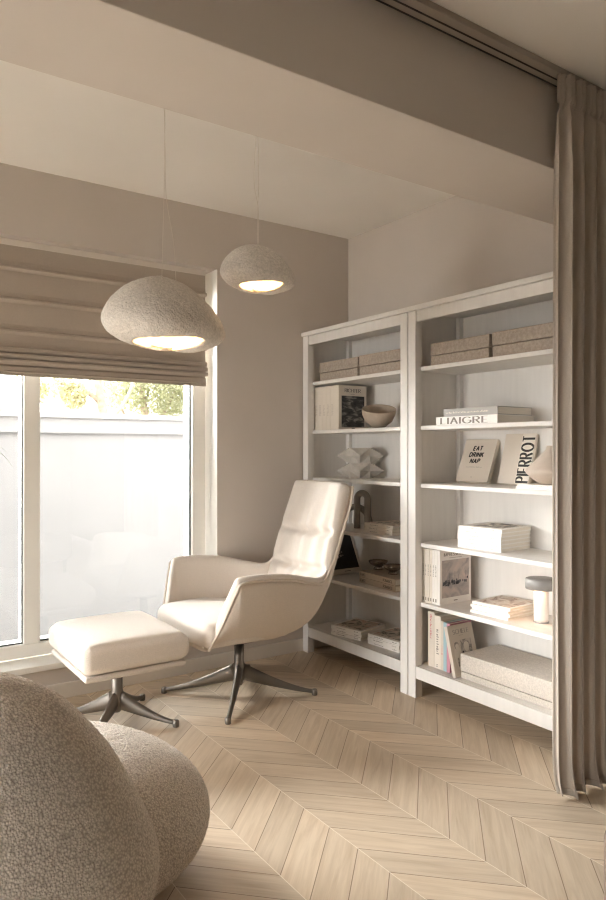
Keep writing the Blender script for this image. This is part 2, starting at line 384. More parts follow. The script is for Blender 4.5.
# window
wn = bpy.data.objects.new('window_1', None); col.objects.link(wn); struct(wn); wn.location = (0, 3.72, 0)
f0, f1 = 0.0, .13
x0, x1, z0, z1 = WIN[0], WIN[1], WIN[2], WIN[3]
fb = MB(); fb.box(x0, x0 + .09, f0, f1, z0, z1); fb.box(x1 - .082, x1, f0, f1, z0, z1)
fb.box(x0 + .09, x1 - .082, f0, f1, z0, z0 + .068); fb.box(x0 + .09, x1 - .082, f0, f1, z1 - .09, z1)
struct(fb.build('window_frame', 'frame', wn, bevel=.004))
muls = [(-.235, -.155), (.832, .912)]
for a, b in muls: struct(MB().box(a, b, f0, f1, z0 + .068, z1 - .09).build('mullion', 'frame', wn, bevel=.004))
panes = [(x0 + .09, muls[0][0]), (muls[0][1], muls[1][0]), (muls[1][1], x1 - .082)]
for a, b in panes:
    struct(MB().box(a + .001, b - .001, .034, .038, z0 + .069, z1 - .091).build('pane', 'glass', wn))
    g = MB()
    for yy in (.0275, .0385):
        zb, zt = z0 + .068, z1 - .09; e = .0045
        g.box(a, a + e, yy, yy + .006, zb, zt); g.box(b - e, b, yy, yy + .006, zb, zt)
        g.box(a + e, b - e, yy, yy + .006, zb, zb + e); g.box(a + e, b - e, yy, yy + .006, zt - e, zt)
    struct(g.build('gasket', 'gasket', wn))
struct(MB().box(x0, x1, -.178, -.0005, z0 - .03, z0).build('window_sill', 'frame', wn, bevel=.004))
# white lining of the reveal
rv = MB(); rv.box(x1 - .002, x1 + .0, -.152, 0, z0, z1)
struct(rv.build('window_reveal', 'frame', wn))

# exterior
struct(MB().box(-30, 40, WY + .36, 60, -.5, -.35).build('ground', 'ground'))
struct(MB().box(-9, XL - .2, -3, 5.5, -.345, -.08).build('bounce_slab', 'bounce_slab'))  # unseen slab added to bounce light up to the alcove ceiling
gw = struct(MB().box(-9, 13, 5.6, 5.8, -.35, 1.42).build('garden_wall', 'garden'))
cp = struct(MB().box(-9, 13, 5.57, 5.83, 1.385, 1.505).box(-9, 13, 5.55, 5.85, 1.505, 1.545, 1).build('coping', ['garden', 'coping'], gw))

# ------------------------------------------------------------------ roman blind
bl = thing('roman_blind', 'taupe linen roman blind pulled halfway down over the window', 'blind', (0, 3.628, 2.288))
prof = [(0, 0)]
def fold(z, lip=.022, drop=.016):
    prof.extend([(-.002, z + .03), (-.006, z + .006), (-lip, z), (-lip - .002, z - drop * .5), (-lip + .004, z - drop), (-.004, z - drop + .004), (0.0, z - drop - .004)])
for z in (2.152, 1.996, 1.840): fold(z - 2.288)
for z in (1.752,): fold(z - 2.288, .026, .02)
fold(1.722 - 2.288, .034, .02); fold(1.693 - 2.288, .038, .018)
prof += [(-.012, 1.66 - 2.288), (-.013, 1.640 - 2.288), (-.018, 1.636 - 2.288), (-.014, 1.630 - 2.288), (-.014, 1.617 - 2.288)]
XB0, XB1 = -1.27, 1.808
rows = [[(XB0 + (XB1 - XB0) * k / 24, y + .0015 * math.sin(k * 1.7 + i * .4), z) for k in range(25)] for i, (y, z) in enumerate(prof)]
MB().grid(rows, smooth=False).build('blind_fabric', 'blind', bl, solid=.004, off=0)
MB().box(XB0, XB1, -.006, .03, -.03, .0).build('head_rail', 'trim', bl)
tg = MB(); tg.box(XB0 + .005, XB1 - .005, -.0165, -.0115, 1.618 - 2.288, 1.624 - 2.288); tg.build('bottom_bar', 'blind', bl)

# ------------------------------------------------------------------ chevron room: curtain and rail
rl = thing('curtain_rail', 'flat bronze curtain rail fixed to the ceiling along the beam', 'curtain rail', (0, 1.58, H))
MB().box(XL, WX, -.05, .022, -.022, -.0002).build('rail_body', 'rail', rl, bevel=.002)
MB().box(XL, WX, -.018, -.012, -.0235, -.0205).box(XL, WX, .012, .018, -.0235, -.0205).build('rail_slot', 'raildark', rl)

ct = thing('curtain', 'floor length taupe pleated curtain gathered beside the bookcases', 'curtain', (2.182, 1.525, 0))
def curtain_pt(u, z):
    # u metres along the rail
    W = .655; top = 2.605
    t = max(0, min(1, (top - z) / top))
    lam = .064; ph = 2 * math.pi * u / lam + .55 * math.sin(u * 9.) + .35 * math.sin(z * 1.1 + u * 7)
    a = .010 + .017 * min(1, t / .13)
    a *= 1 + .15 * math.sin(u * 23)
    y = a * math.sin(ph) + .012 * math.sin(u * 17 + 1)
    x = u + .009 * min(1, t / .13) * math.sin(2 * ph + .6)
    if t < .045:  # pencil pleats of the header
        k = 1 if t < .038 else .3
        y = .014 * math.sin(2 * math.pi * u / .021) * k + .008 * math.sin(ph)
        x = u - .007
    x -= .008 * min(1, t * 1.5)
    low = max(0, 1 - z / .14)
    y -= .022 * low ** 2 * (1 + .5 * math.sin(u * 40))
    x -= .012 * low ** 2 * (1 if u < .12 else math.cos(u * 25))
    zz = z + .004 * low ** 3 * (1 + math.sin(u * 55 + 1))
    return (x, y, max(zz, .004))
zs = [2.605, 2.597, 2.58, 2.56, 2.54, 2.52, 2.508, 2.50, 2.49, 2.475, 2.45, 2.42, 2.38, 2.3] + [2.2 - .1 * i for i in range(20)] + [.24, .18, .14, .11, .085, .065, .05, .035, .022, .012, .005]
rows = [[curtain_pt(.66 * k / 260, z) for k in range(261)] for z in zs]
MB().grid(rows).build('curtain_cloth', 'curtain', ct, solid=.003, off=0)
rows = [[V(curtain_pt(.66 * k / 260, z)) + V((0, -.0035, 0)) for k in range(261)] for z in (.03, .022, .014, .006)]
MB().grid(rows).build('hem', 'curtain', ct, solid=.003, off=0)
for k in range(14): MB().box(.02 + k * .047, .026 + k * .047, -.004, .004, 2.595, 2.6085).build('glider', 'rail', ct)

# ------------------------------------------------------------------ bookcases
FX = 2.444; BX = 2.805
SH = dict(A=1.671, B=1.372, C=1.080, D=.779, E=.478, F=.160)
def bookcase(label, y0, L=.925):
    P = .053
    t = thing('bookcase', label, 'bookcase', (FX, y0, 0), group='white bookcases along the wall'); d = BX - FX
    for (xa, ya) in ((0, 0), (0, L - P), (d - .04, 0), (d - .04, L - P)):
        w = .05 if xa == 0 else .038
        MB().box(xa, xa + w, ya, ya + P, 0, 1.952).build('post', 'shelf', t, bevel=.003)
    for ya in (.012, L - .012 - .016): MB().box(.05, d - .04, ya, ya + .016, .10, 1.952).build('side_panel', 'shelf', t)
    MB().box(d - .012, d - .004, P, L - P, .10, 1.952).build('back_panel', 'shelf', t)
    MB().box(-.012, d + .004, -.0032, L + .0032, 1.953, 1.977).build('top_board', 'shelf', t, bevel=.003)
    MB().box(.008, .028, P, L - P, 1.898, 1.952).build('top_rail', 'shelf', t, bevel=.002)
    MB().box(.004, .024, P, L - P, .098, .16).build('bottom_rail', 'shelf', t, bevel=.002)
    for k, z in SH.items():
        if k == 'F': MB().box(.0245, d - .0125, P - .025, L - P + .025, z - .02, z).build('shelf', 'shelf', t)
        else: MB().box(.037, d - .0125, .0285, L - .0285, z - .021, z).build('shelf', 'shelf', t, bevel=.0025)
    return t
bookcase('white bookcase standing in the corner by the window', 2.612, .940)
bookcase('white bookcase standing next to the curtain', 1.681)

# ------------------------------------------------------------------ storage boxes
def storage_box(x0, x1, y0, y1, z, h, mat, label, group=None, lid=.55):
    t = thing('storage_box', label, 'box', ((x0 + x1) / 2, (y0 + y1) / 2, z), group=group)
    a, b = (x1 - x0) / 2, (y1 - y0) / 2; hl = h * (1 - lid)
    MB().box(-a + .002, a - .002, -b + .002, b - .002, .0005, hl - .0015).build('box_body', mat, t, bevel=.003)
    MB().box(-a, a, -b, b, hl + .0015, h).build('box_lid', mat, t, bevel=.004)
    return t
GB = 'taupe lidded boxes on the top shelves'
storage_box(2.50, 2.775, 3.085, 3.455, SH['A'], .113, 'boxcloth', 'taupe linen box nearest the window corner on the top shelf', GB)
storage_box(2.495, 2.775, 2.69, 3.065, SH['A'], .115, 'boxcloth', 'second taupe linen box from the window corner on the top shelf', GB)
storage_box(2.50, 2.775, 2.130, 2.505, SH['A'], .112, 'boxcloth', 'third taupe linen box from the window corner on the top shelf', GB)
storage_box(2.495, 2.775, 1.74, 2.110, SH['A'], .114, 'boxcloth', 'taupe linen box nearest the curtain on the top shelf', GB)
storage_box(2.50, 2.775, 1.765, 2.305, SH['F'], .118, 'boxpale', 'large pale linen box on the bottom shelf under the table lamp', None, .72)

# ------------------------------------------------------------------ books
def book(origin, xd, yd, w, h, t, cov, label, group=None, front=None, spine=None, mats=(), name='book', pages='paper', cat='book'):
    """local: x spine->fore edge, y foot->head, z back cover->front cover"""
    r = thing(name, label, cat, group=group); orient(r, origin, xd, yd)
    b = min(.003, t * .16)
    mb = MB(); mb.box(0, w, 0, h, 0, b); mb.box(0, w, 0, h, t - b, t); mb.box(0, b * 1.2, 0, h, b, t - b)
    if front: front(mb, w, h, t + .0006)
    if spine: spine(mb, h, t)
    mb.build('cover', [cov, *mats], r)
    MB().box(b * 1.2, w - .003, .003, h - .003, b, t - b).build('page_block', pages, r)
    return r
X_, Y_, Z_ = V((1, 0, 0)), V((0, 1, 0)), V((0, 0, 1))
def art_rect(mi, u0, u1, v0, v1):
    return lambda mb, w, h, z: rule(mb, (u0 * w, v0 * h, z), X_, Y_, (u1 - u0) * w, (v1 - v0) * h, mi)
def sp_lines(mi, segs, seed=0):
    """spine lettering: strokes running along y (length direction); segs = [(v0,v1,frac height)]"""
    def fn(mb, h, t):
        for i, (a, b, k) in enumerate(segs):
            scribble(mb, (-.0006, b * h, t * (.5 - k / 2)), (0, -1, 0), (0, 0, 1), (b - a) * h, t * k, mi, max(4, int((b - a) * 40)), seed + i)
    return fn
ORD = ['first', 'second', 'third', 'fourth', 'fifth', 'sixth', 'seventh']

# row of cream books with spines out, by the window corner (shelf B); the last shows its cover
def richter_front(mb, w, h, z):
    rule(mb, (.10 * w, .06 * h, z), X_, Y_, .82 * w, .70 * h, 1)
    text(mb, 'RICHTER', (.5 * w, .845 * h, z), X_, Y_, .075 * h, 2, .15, .05, .2, 0, .56 * w, .5)
    rule(mb, (.42 * w, .80 * h, z), X_, Y_, .14 * w, .006 * h, 2); rule(mb, (.46 * w, .025 * h, z), X_, Y_, .12 * w, .016 * h, 2)
def ric_spine(seed): return lambda mb, h, t: [scribble(mb, (-.0006, y * h, t * .2), (0, -1, 0), (0, 0, 1), .10 * h, t * .55, 1, 5, seed + int(y * 10)) for y in (.42, .5, .58)]
n = 6; tb = .0420; y = 3.517
for i in range(n):
    last = i == n - 1
    lab = 'book with dark painting on its cover, end of the spine row by the clay bowl' if last else f'cream book with its spine out, {ORD[i]} from the window corner in its row'
    book((2.505 + (.0 if last else .002), y, SH['B']), X_, Z_, .213, .266 if last else .264 + .001 * (i % 2), tb - .001, 'cream', lab, 'cream books in a row beside the clay bowl', richter_front if last else None,
         ric_spine(i) if not last else None, ('artdark', 'ink') if last else ('inkpale',))
    y -= tb
# clay bowl
b = thing('bowl', 'round taupe clay bowl on the shelf beside the dark painting book', 'bowl', (2.59, 3.005, SH['B'] + .0165))
MB().lathe([(0, .006), (.05, .006), (.056, 0), (.062, .0), (.066, .006), (.104, .030), (.125, .066), (.129, .098), (.124, .1005), (.117, .090), (.10, .056), (.07, .03), (0, .022)], 48).build('bowl_body', 'clay', b)
b.scale = (.75, .75, 1.0); b.rotation_euler = Matrix.Rotation(R(19), 3, V((.80, -.60, 0))).to_euler()

# geometric sculpture (shelf C)
g = thing('geometric_sculpture', 'pale folded zigzag sculpture on the shelf under the clay bowl', 'sculpture', (2.645, 3.235, SH['C']), (0, 0, R(50)))
def facets(r1, r2, z0, dz, ph):
    N_ = 8; rows = []
    for lv in range(5):
        ring = []
        for k in range(N_):
            if lv % 2 == 1: r = r1 if k % 2 == 0 else r2
            else: r = r2 * .86 if k % 2 == 0 else r2 * 1.02
            a = 2 * math.pi * (k + ph) / N_; ring.append((r * math.cos(a) * .62, r * math.sin(a), z0 + dz * lv / 4))
        rows.append(ring)
    return rows
rows = facets(.142, .082, 0, .182, .0)
mb = MB(); mb.grid(rows, 0, True, False); mb.add(rows[0], [tuple(range(8))]); 
inner = [[(p[0] * .86, p[1] * .86, p[2]) for p in rows[4]], [(p[0] * .75, p[1] * .75, p[2] - .12) for p in rows[4]]]
mb.grid([rows[4], inner[0], inner[1]], 0, True, False); mb.add(inner[1], [tuple(range(8))])
# triangulate the facets for crisp folds
tri = MB()
for f in mb.f:
    if len(f) == 4:
        tri.add([mb.v[i] for i in f], [(0, 1, 2), (0, 2, 3)] if (f[0] % 2 == 0) else [(0, 1, 3), (1, 2, 3)])
    else: tri.add([mb.v[i] for i in f], [tuple(range(len(f)))])
tri.build('folded_body', 'concrete', g)

# arch sculpture (shelf D)
def arch_pts(a, bq, hgt, n=12):
    a, bq = V(a), V(bq); c = (a + bq) / 2; hw = (bq - a) / 2; r = hw.length; out = [a, a + V((0, 0, (hgt - r) * .5))]
    for i in range(n + 1):
        th = math.pi * (1 - i / n); out.append(c + hw * math.cos(th) + V((0, 0, hgt - r + r * math.sin(th))))
    out += [bq + V((0, 0, (hgt - r) * .5)), bq]; return out
s = thing('arch_sculpture', 'grey ceramic looped arch sculpture on the shelf behind the armchair', 'sculpture', (2.64, 3.24, SH['D']))
MB().tube(arch_pts((0, .02, 0), (.028, -.045, 0), .212), .0195, 14).build('tall_arch', 'arch', s)
MB().tube(arch_pts((.0, .16, 0), (.05, -.04, 0), .125), .019, 14).build('low_arch', 'arch', s)

def stack(n, origin, xd, yd, w, h, t, cov, where, group, top=None, mats=('inkgrey',), jitter=.004, seed=0, spines=None, tmats=None, lab='white softcover book'):
    rg = random.Random(seed); z = origin[2]
    names = {0: 'bottom', n - 1: 'topmost'}
    for i in range(n):
        nm = names.get(i) or {2: 'second', 3: 'third', 4: 'fourth', 5: 'fifth'}[n - i] + ' from the top'
        o = V((origin[0] + rg.uniform(-jitter, jitter), origin[1] + rg.uniform(-jitter, jitter), z))
        is_top = i == n - 1
        if n == 3 and i == 1: nm = 'middle one'
        book(o, xd, yd, w, h, t - .0006, cov, f'{lab}, {nm} of {where}', group, top if is_top else None, spines(i) if spines else sp_lines(1, [(.08, .22, .3), (.5, .8, .28)], seed + i),
             (mats[0], *(tmats or ())) if is_top else mats)
        z += t
def rot2(a): return (V((math.cos(R(a)), math.sin(R(a)), 0)), V((-math.sin(R(a)), math.cos(R(a)), 0)))
# shelf D, window bookcase
xd, yd = rot2(1)
stack(3, (2.55, 2.842, SH['D']), xd, yd, .23, .24, .0185, 'cream', 'the stack beside the grey arch sculpture', 'books stacked beside the arch sculpture', art_rect(2, .08, .94, .06, .94), tmats=('artcol',), seed=3)
# shelf D, curtain bookcase
xd, yd = rot2(4)
stack(6, (2.545, 2.098, SH['D']), xd, yd, .235, .248, .0178, 'white', 'the tall stack above the table lamp shelf', 'white books in the tall stack', art_rect(2, .18, .96, .10, .80), tmats=('artphoto',), seed=5, jitter=.003, mats=('inkpale',))
# shelf E, window bookcase: leaning dark picture book, two beige books with bowls
def dark_front(mb, w, h, z):
    rule(mb, (.04 * w, .11 * h, z), X_, Y_, .90 * w, .84 * h, 1)
    for k in range(3): scribble(mb, (.2 * w + .03 * w * k, (.32 + .09 * k) * h, z + .0004), V((.95, .3, 0)).normalized(), V((-.3, .95, 0)).normalized(), (.42 - .06 * k) * w, .05 * h, 2, 5, 30 + k)
    rule(mb, (.45 * w, .04 * h, z), X_, Y_, .2 * w, .02 * h, 2)
book((2.53, 3.400, SH['E'] + .0005), X_, (0, .49, 1), .25, .262, .022, 'cream', 'leaning book with a black cover picture behind the armchair back', None, dark_front, None, ('ink', 'inkgrey'))
def romance_spine(i):
    def fn(mb, h, t):
        text(mb, 'ROMANCE', (-.0006, .32 * h, .27 * t), (0, -1, 0), (0, 0, 1), .46 * t, 1, .17, .09, .2, 0, .25 * h)
        text(mb, 'ROMANCE', (-.0006, .97 * h, .27 * t), (0, -1, 0), (0, 0, 1), .46 * t, 1, .17, .09, .2, 0, .15 * h)
    return fn
xd, yd = rot2(-4)
for i in range(2):
    book((2.545 + .006 * i, 2.815 + .008 * i, SH['E'] + i * .0325), xd, yd, .225, .335, .032, 'beige', ('lower' if i == 0 else 'upper') + ' of two thick beige books under the metal bowls', 'thick beige books under the metal bowls', None, romance_spine(i), ('ink',))
for i, (bx_, by_) in enumerate(((2.70, 3.135), (2.665, 2.965))):
    b = thing('metal_bowl', ('dark metal footed bowl nearer the window' if i == 0 else 'dark metal footed bowl nearer the case post') + ' on the beige books', 'bowl', (bx_, by_, SH['E'] + .065), group='metal bowls on the beige books')
    MB().lathe([(0, .016), (.012, .012), (.022, .003), (.027, 0), (.030, .001), (.026, .008), (.021, .017), (.034, .022), (.050, .034), (.058, .050), (.0565, .051), (.047, .036), (.03, .0255), (0, .022)], 36).build('bowl_body', 'bowlmetal', b)
# shelf F, window bookcase
xd, yd = rot2(12)
stack(3, (2.512, 3.068, SH['F']), xd, yd, .235, .225, .0185, 'white', 'the bottom shelf stack nearest the window', 'books in the low stack nearest the window', art_rect(2, .10, .92, .08, .92), tmats=('artcol',), seed=11)
xd, yd = rot2(4)
stack(3, (2.53, 2.772, SH['F']), xd, yd, .235, .243, .019, 'white', 'the bottom shelf stack by the middle posts', 'books in the low stack by the middle posts', art_rect(2, .10, .92, .08, .92), tmats=('artcol',), seed=15)

# shelf B, curtain bookcase
def liaigre_spine(mb, h, t): text(mb, 'LIAIGRE', (-.0006, .91 * h, .14 * t), (0, -1, 0), (0, 0, 1), .72 * t, 1, .2, .05, .3, 0, .76 * h)
def grey_spine(mb, h, t): scribble(mb, (-.0006, .95 * h, .36 * t), (0, -1, 0), (0, 0, 1), .8 * h, .26 * t, 1, 30, 4)
book((2.503, 2.085, SH['B']), X_, Y_, .27, .382, .0405, 'white', 'large white lettered book lying at the bottom of the pair on its shelf', 'big books lying under the taupe boxes', None, liaigre_spine, ('inkgrey',))
book((2.505, 2.085, SH['B'] + .041), X_, Y_, .245, .333, .037, 'grey', 'large grey book lying on top of the white lettered book', 'big books lying under the taupe boxes', None, grey_spine, ('cream',))
# shelf C, curtain bookcase: two leaning title books
def eat_front(mb, w, h, z):
    for i, s_ in enumerate(('EAT', 'DRINK', 'NAP')):
        text(mb, s_, ((.45 + .0 * i) * w, (.735 - .15 * i) * h, z), X_, Y_, .095 * h, 1, .31, .27, .34, .14, None, .5)
    scribble(mb, (.22 * w, .33 * h, z), X_, Y_, .5 * w, .018 * h, 2, 14, 3); rule(mb, (.44 * w, .1 * h, z), X_, Y_, .06 * w, .01 * h, 2)
book((2.699, 2.500, SH['C'] + .0008), (.06, -1, 0), (.42, 0, 1), .197, .232, .026, 'ecru', 'leaning book with three bold words on its front', 'leaning title books', eat_front, None, ('ink', 'inkgrey'))
def pier_front(mb, w, h, z):
    text(mb, 'PIERROT', (.97 * w, .045 * h, z), Y_, -X_, .37 * w, 1, .27, .09, .30, 0, .90 * h)
    rule(mb, (.57 * w, 0, z - .0003), X_, Y_, .43 * w, h, 2)
book((2.716, 2.245, SH['C'] + .0008), (.05, -1, 0), (.30, 0, 1), .172, .252, .024, 'ecru', 'leaning book with one word running up its front edge', 'leaning title books', pier_front, None, ('ink', 'cream'))
for i in range(2):
    book((2.495 + .004 * i, 1.735, SH['C'] + i * .0105), X_, Y_, .19, .243 - .006 * i, .0102, 'white', ('lower' if i == 0 else 'upper') + ' thin white book lying under the pointed clay vase', 'thin white books under the clay vase', None, sp_lines(1, [(.3, .7, .3)], 70 + i), ('inkpale',))
v = thing('vase', 'pointed taupe clay vase standing on thin white books', 'vase', (2.592, 1.862, SH['C'] + .021))
MB().lathe([(0, .004), (.04, 0), (.047, .001), (.075, .018), (.105, .045), (.113, .056), (.108, .066), (.06, .115), (.026, .150), (.022, .168), (.018, .168), (.02, .15), (0, .14)], 48).build('vase_body', 'vase', v)

# shelf E, curtain bookcase: seven matching spines, last shows its cover
def imp_front(mb, w, h, z):
    text(mb, 'IMPRESSIONISM', (.5 * w, .885 * h, z), X_, Y_, .055 * h, 2, .16, .06, .18, 0, .74 * w, .5)
    rule(mb, (.30 * w, .845 * h, z), X_, Y_, .4 * w, .006 * h, 2)
    rule(mb, (.07 * w, .12 * h, z), X_, Y_, .86 * w, .69 * h, 1)
    rg = random.Random(8)
    for k in range(26):   # dark boats along a shore
        u = rg.uniform(.08, .9); hh = rg.uniform(.02, .07); ww = rg.uniform(.03, .1); vv = .36 + .06 * u + rg.uniform(-.05, .02)
        u2 = min(u + ww, .93); rule(mb, (u * w, vv * h, z + .0003), X_, Y_, (u2 - u) * w, hh * h, 3)
    for u in (.3, .34, .47, .58, .82): rule(mb, (u * w, .44 * h, z + .0003), X_, Y_, .008 * w, rg.uniform(.08, .15) * h, 3)
    rule(mb, (.44 * w, .045 * h, z), X_, Y_, .12 * w, .018 * h, 2)
n = 7; tb = .0168; y = 2.565
for i in range(n):
    last = i == n - 1
    lab = 'book with a harbour painting cover, end of the matching spine row' if last else f'cream paperback, {ORD[i]} from the middle posts in the row behind the harbour cover'
    book((2.503 + .001 * i, y, SH['E']), X_, Z_, .225, .272, tb - .0008, 'cream' if i < 4 else 'white', lab, 'matching books in a row on the lamp shelf', imp_front if last else None,
         (lambda mb, h, t: [rule(mb, (-.0006, .10 * h, t * .25), (0, -1, 0), (0, 0, 1), .06 * h, t * .5, 1), scribble(mb, (-.0006, .72 * h, t * .3), (0, -1, 0), (0, 0, 1), .22 * h, t * .4, 1, 9, 2)]) if not last else None,
         ('artsea', 'inkgrey', 'artship') if last else ('inkgrey',))
    y -= tb
xd, yd = rot2(3)
stack(4, (2.545, 2.052, SH['E']), xd, yd, .222, .213, .0135, 'white', 'the stack beside the glowing table lamp', 'white books beside the table lamp', art_rect(2, .06, .95, .06, .94), tmats=('artbrown',), seed=21, jitter=.008, mats=('white',))

# table lamp
lp = thing('table_lamp', 'small table lamp with a flat grey shade and glowing stem', 'lamp', (2.64, 1.953, SH['E']))
MB().lathe([(0, 0), (.034, 0), (.034, .006), (0, .006)], 32).build('base', 'lampgrey', lp)
MB().lathe([(0, .0065), (.0305, .0065), (.0315, .02), (.0315, .150), (0, .150)], 32).build('stem', 'opal', lp)
MB().lathe([(.0, .197), (.064, .197), (.068, .194), (.068, .151), (.065, .151), (.065, .185), (0, .185)], 48).build('lamp_shade', 'lampgrey', lp)
ld = bpy.data.lights.new('table_lamp_light', 'POINT'); ld.energy = .14; ld.color = (1, .62, .36); ld.shadow_soft_size = .02
lo = bpy.data.objects.new('table_lamp_light', ld); col.objects.link(lo); lo.location = (2.64 - .048, 1.953 - .0, SH['E'] + .165)

# shelf F, curtain bookcase: standing books and one leaning
def red_spine(mb, h, t): scribble(mb, (-.0006, .95 * h, t * .3), (0, -1, 0), (0, 0, 1), .45 * h, t * .3, 1, 16, 5)
def script_spine(mb, h, t): scribble(mb, (-.0006, .75 * h, t * .28), (0, -1, 0), (0, 0, 1), .5 * h, t * .4, 1, 11, 6); scribble(mb, (-.0006, .08 * h, t * .3), (0, -1, 0), (0, 0, 1), .06 * h, t * .3, 1, 2, 7)
GS = 'books standing on the bottom shelf'
y = 2.532
for (t_, h_, w_, mt, sp, mats, lab) in ((.046, .275, .20, 'ecru', red_spine, ('inkred',), 'tall thick book with small red spine letters standing by the middle posts'),
        (.042, .262, .21, 'cream', script_spine, ('inkgrey',), 'thick cream book with dark spine script standing beside the red lettered one'),
        (.018, .243, .20, 'ecru', lambda mb, h, t: scribble(mb, (-.0006, .5 * h, t * .3), (0, -1, 0), (0, 0, 1), .2 * h, t * .4, 1, 8, 9), ('inkred',), 'thin plain book standing between the cream and the blue ones'),
        (.022, .240, .165, 'blue', None, (), 'pale blue book standing on the bottom shelf'),
        (.022, .238, .150, 'pink', None, (), 'pink book standing behind the leaning portrait book')):
    book((2.512, y, SH['F']), X_, Z_, w_, h_, t_ - .0008, mt, lab, GS, None, sp, mats); y -= t_
def sch_front(mb, w, h, z):
    text(mb, 'SCHIELE', (.5 * w, .825 * h, z), X_, Y_, .085 * h, 1, .15, .05, .2, 0, .62 * w, .5)
    rule(mb, (.40 * w, .785 * h, z), X_, Y_, .16 * w, .006 * h, 1)
    rule(mb, (.40 * w, .20 * h, z), X_, Y_, .44 * w, .50 * h, 2)
    def blob(cx, cy, rx, ry, mi, dz):
        pts = [(w * (cx + rx * math.cos(a) * (1 + .12 * math.sin(3 * a))), h * (cy + ry * math.sin(a) * (1 + .1 * math.cos(2 * a))), z + dz) for a in [2 * math.pi * k / 18 for k in range(18)]]
        mb.add(pts, [tuple(range(18))], mi)
    blob(.25, .36, .14, .26, 3, .0003); blob(.24, .60, .09, .085, 2, .0006); blob(.25, .57, .065, .07, 3, .0009)
    blob(.62, .55, .10, .11, 3, .0006); blob(.60, .30, .10, .12, 3, .0006); blob(.46, .30, .05, .2, 4, .0009); blob(.22, .28, .035, .1, 2, .0006)
book((2.468, 2.322, SH['F'] + .0008), X_, (0, .255, 1), .172, .238, .020, 'ecru', 'leaning art book with two portrait figures beside the large linen box', None, sch_front, None, ('inkgrey', 'artfig', 'cream', 'ink'))

# ------------------------------------------------------------------ swivel base shared by chair and footstool
def swivel_base(root, reach, hub_z, col_top, col_r, a0):
    for k in range(4):
        a = R(a0 + 90 * k); d = V((math.cos(a), math.sin(a), 0)); pts = []; rr = []; ry = []
        for i in range(15):
            t = i / 14; r = .012 + (reach - .012) * t
            z = .019 + (hub_z - .019) * ((1 - t) ** 1.35) * 1.0
            pts.append(d * r + V((0, 0, z))); rr.append(.020 - .0085 * min(1, t * 1.3)); ry.append(.034 * (1 - t) ** 1.5 + .0095)
        lg = MB().tube(pts, rr, 12, 0, ry).build('leg', 'metal', root)
        MB().lathe([(0, 0), (.0125, 0), (.0145, .003), (.0145, .024), (.012, .030), (0, .031)], 16, *(d * (reach + .002))[:2]).build('foot_glide', 'metal', lg)
    MB().lathe([(0, .045), (.016, .05), (.032, hub_z - .03), (.030, hub_z + .03), (col_r, hub_z + .05), (col_r, col_top - .03), (0, col_top - .03)], 28).build('column', 'metal', root)
    MB().lathe([(0, col_top - .0295), (col_r * .86, col_top - .0295), (col_r * .86, col_top), (0, col_top)], 24).build('collar', 'dark', root)

# ------------------------------------------------------------------ lounge chair (faces -x)
ch = thing('lounge_chair', 'cream linen swivel lounge chair with a tall tufted back', 'armchair', (1.743, 3.11, 0))
ST = [((-.312, .314), (-.310, .272, .335)), ((-.28, .304), (-.270, .322, .448)), ((-.21, .297), (-.222, .372, .602)), ((-.15, .293), (-.180, .389, .650)), ((.0, .289), (.04, .388, .640)), ((.13, .290), (.20, .352, .603)),
      ((.295, .334), (.325, .292, .585)), ((.412, .505), (.402, .266, .67)), ((.492, .72), (.462, .262, .81)), ((.541, .92), (.526, .250, .95)), ((.570, 1.050), (.558, .236, 1.054))]
NS = 6
Cc = catmull([(c[0], 0, c[1]) for c, r in ST], NS); Rc = catmull([r for c, r in ST], NS)
def shell(i, v):
    """i station (float index in the smoothed list), v in [-1,1] across"""
    k = int(min(len(Cc) - 2, math.floor(i))); f = i - k
    C = Cc[k].lerp(Cc[k + 1], f); Q = Rc[k].lerp(Rc[k + 1], f); sgn = -1 if v < 0 else 1; t = abs(v)
    p1 = C + V((0, .72 * Q.y, 0)); p2 = C + (Q - C) * .30; p2.y = Q.y * .99
    p = C * (1 - t) ** 3 + p1 * 3 * t * (1 - t) ** 2 + p2 * 3 * t * t * (1 - t) + Q * t ** 3
    return V((p.x, sgn * p.y, p.z))
NR = len(Cc) - 1
rows = [[shell(min(i, NR - 1e-4), -1 + 2 * j / 28) for j in range(29)] for i in range(NR + 1)]
MB().grid(rows).build('shell', 'shellcloth', ch, solid=.028, off=1 if False else -1, subsurf=1)
# piping along the rim
rim = [shell(min(i, NR - 1e-4), -1) for i in range(NR + 1)] + [shell(NR - 1e-4, -1 + 2 * j / 16) for j in range(1, 16)] + [shell(min(i, NR - 1e-4), 1) for i in range(NR, -1, -1)]
MB().tube(rim, .0065, 8).build('piping', 'shellcloth', ch)
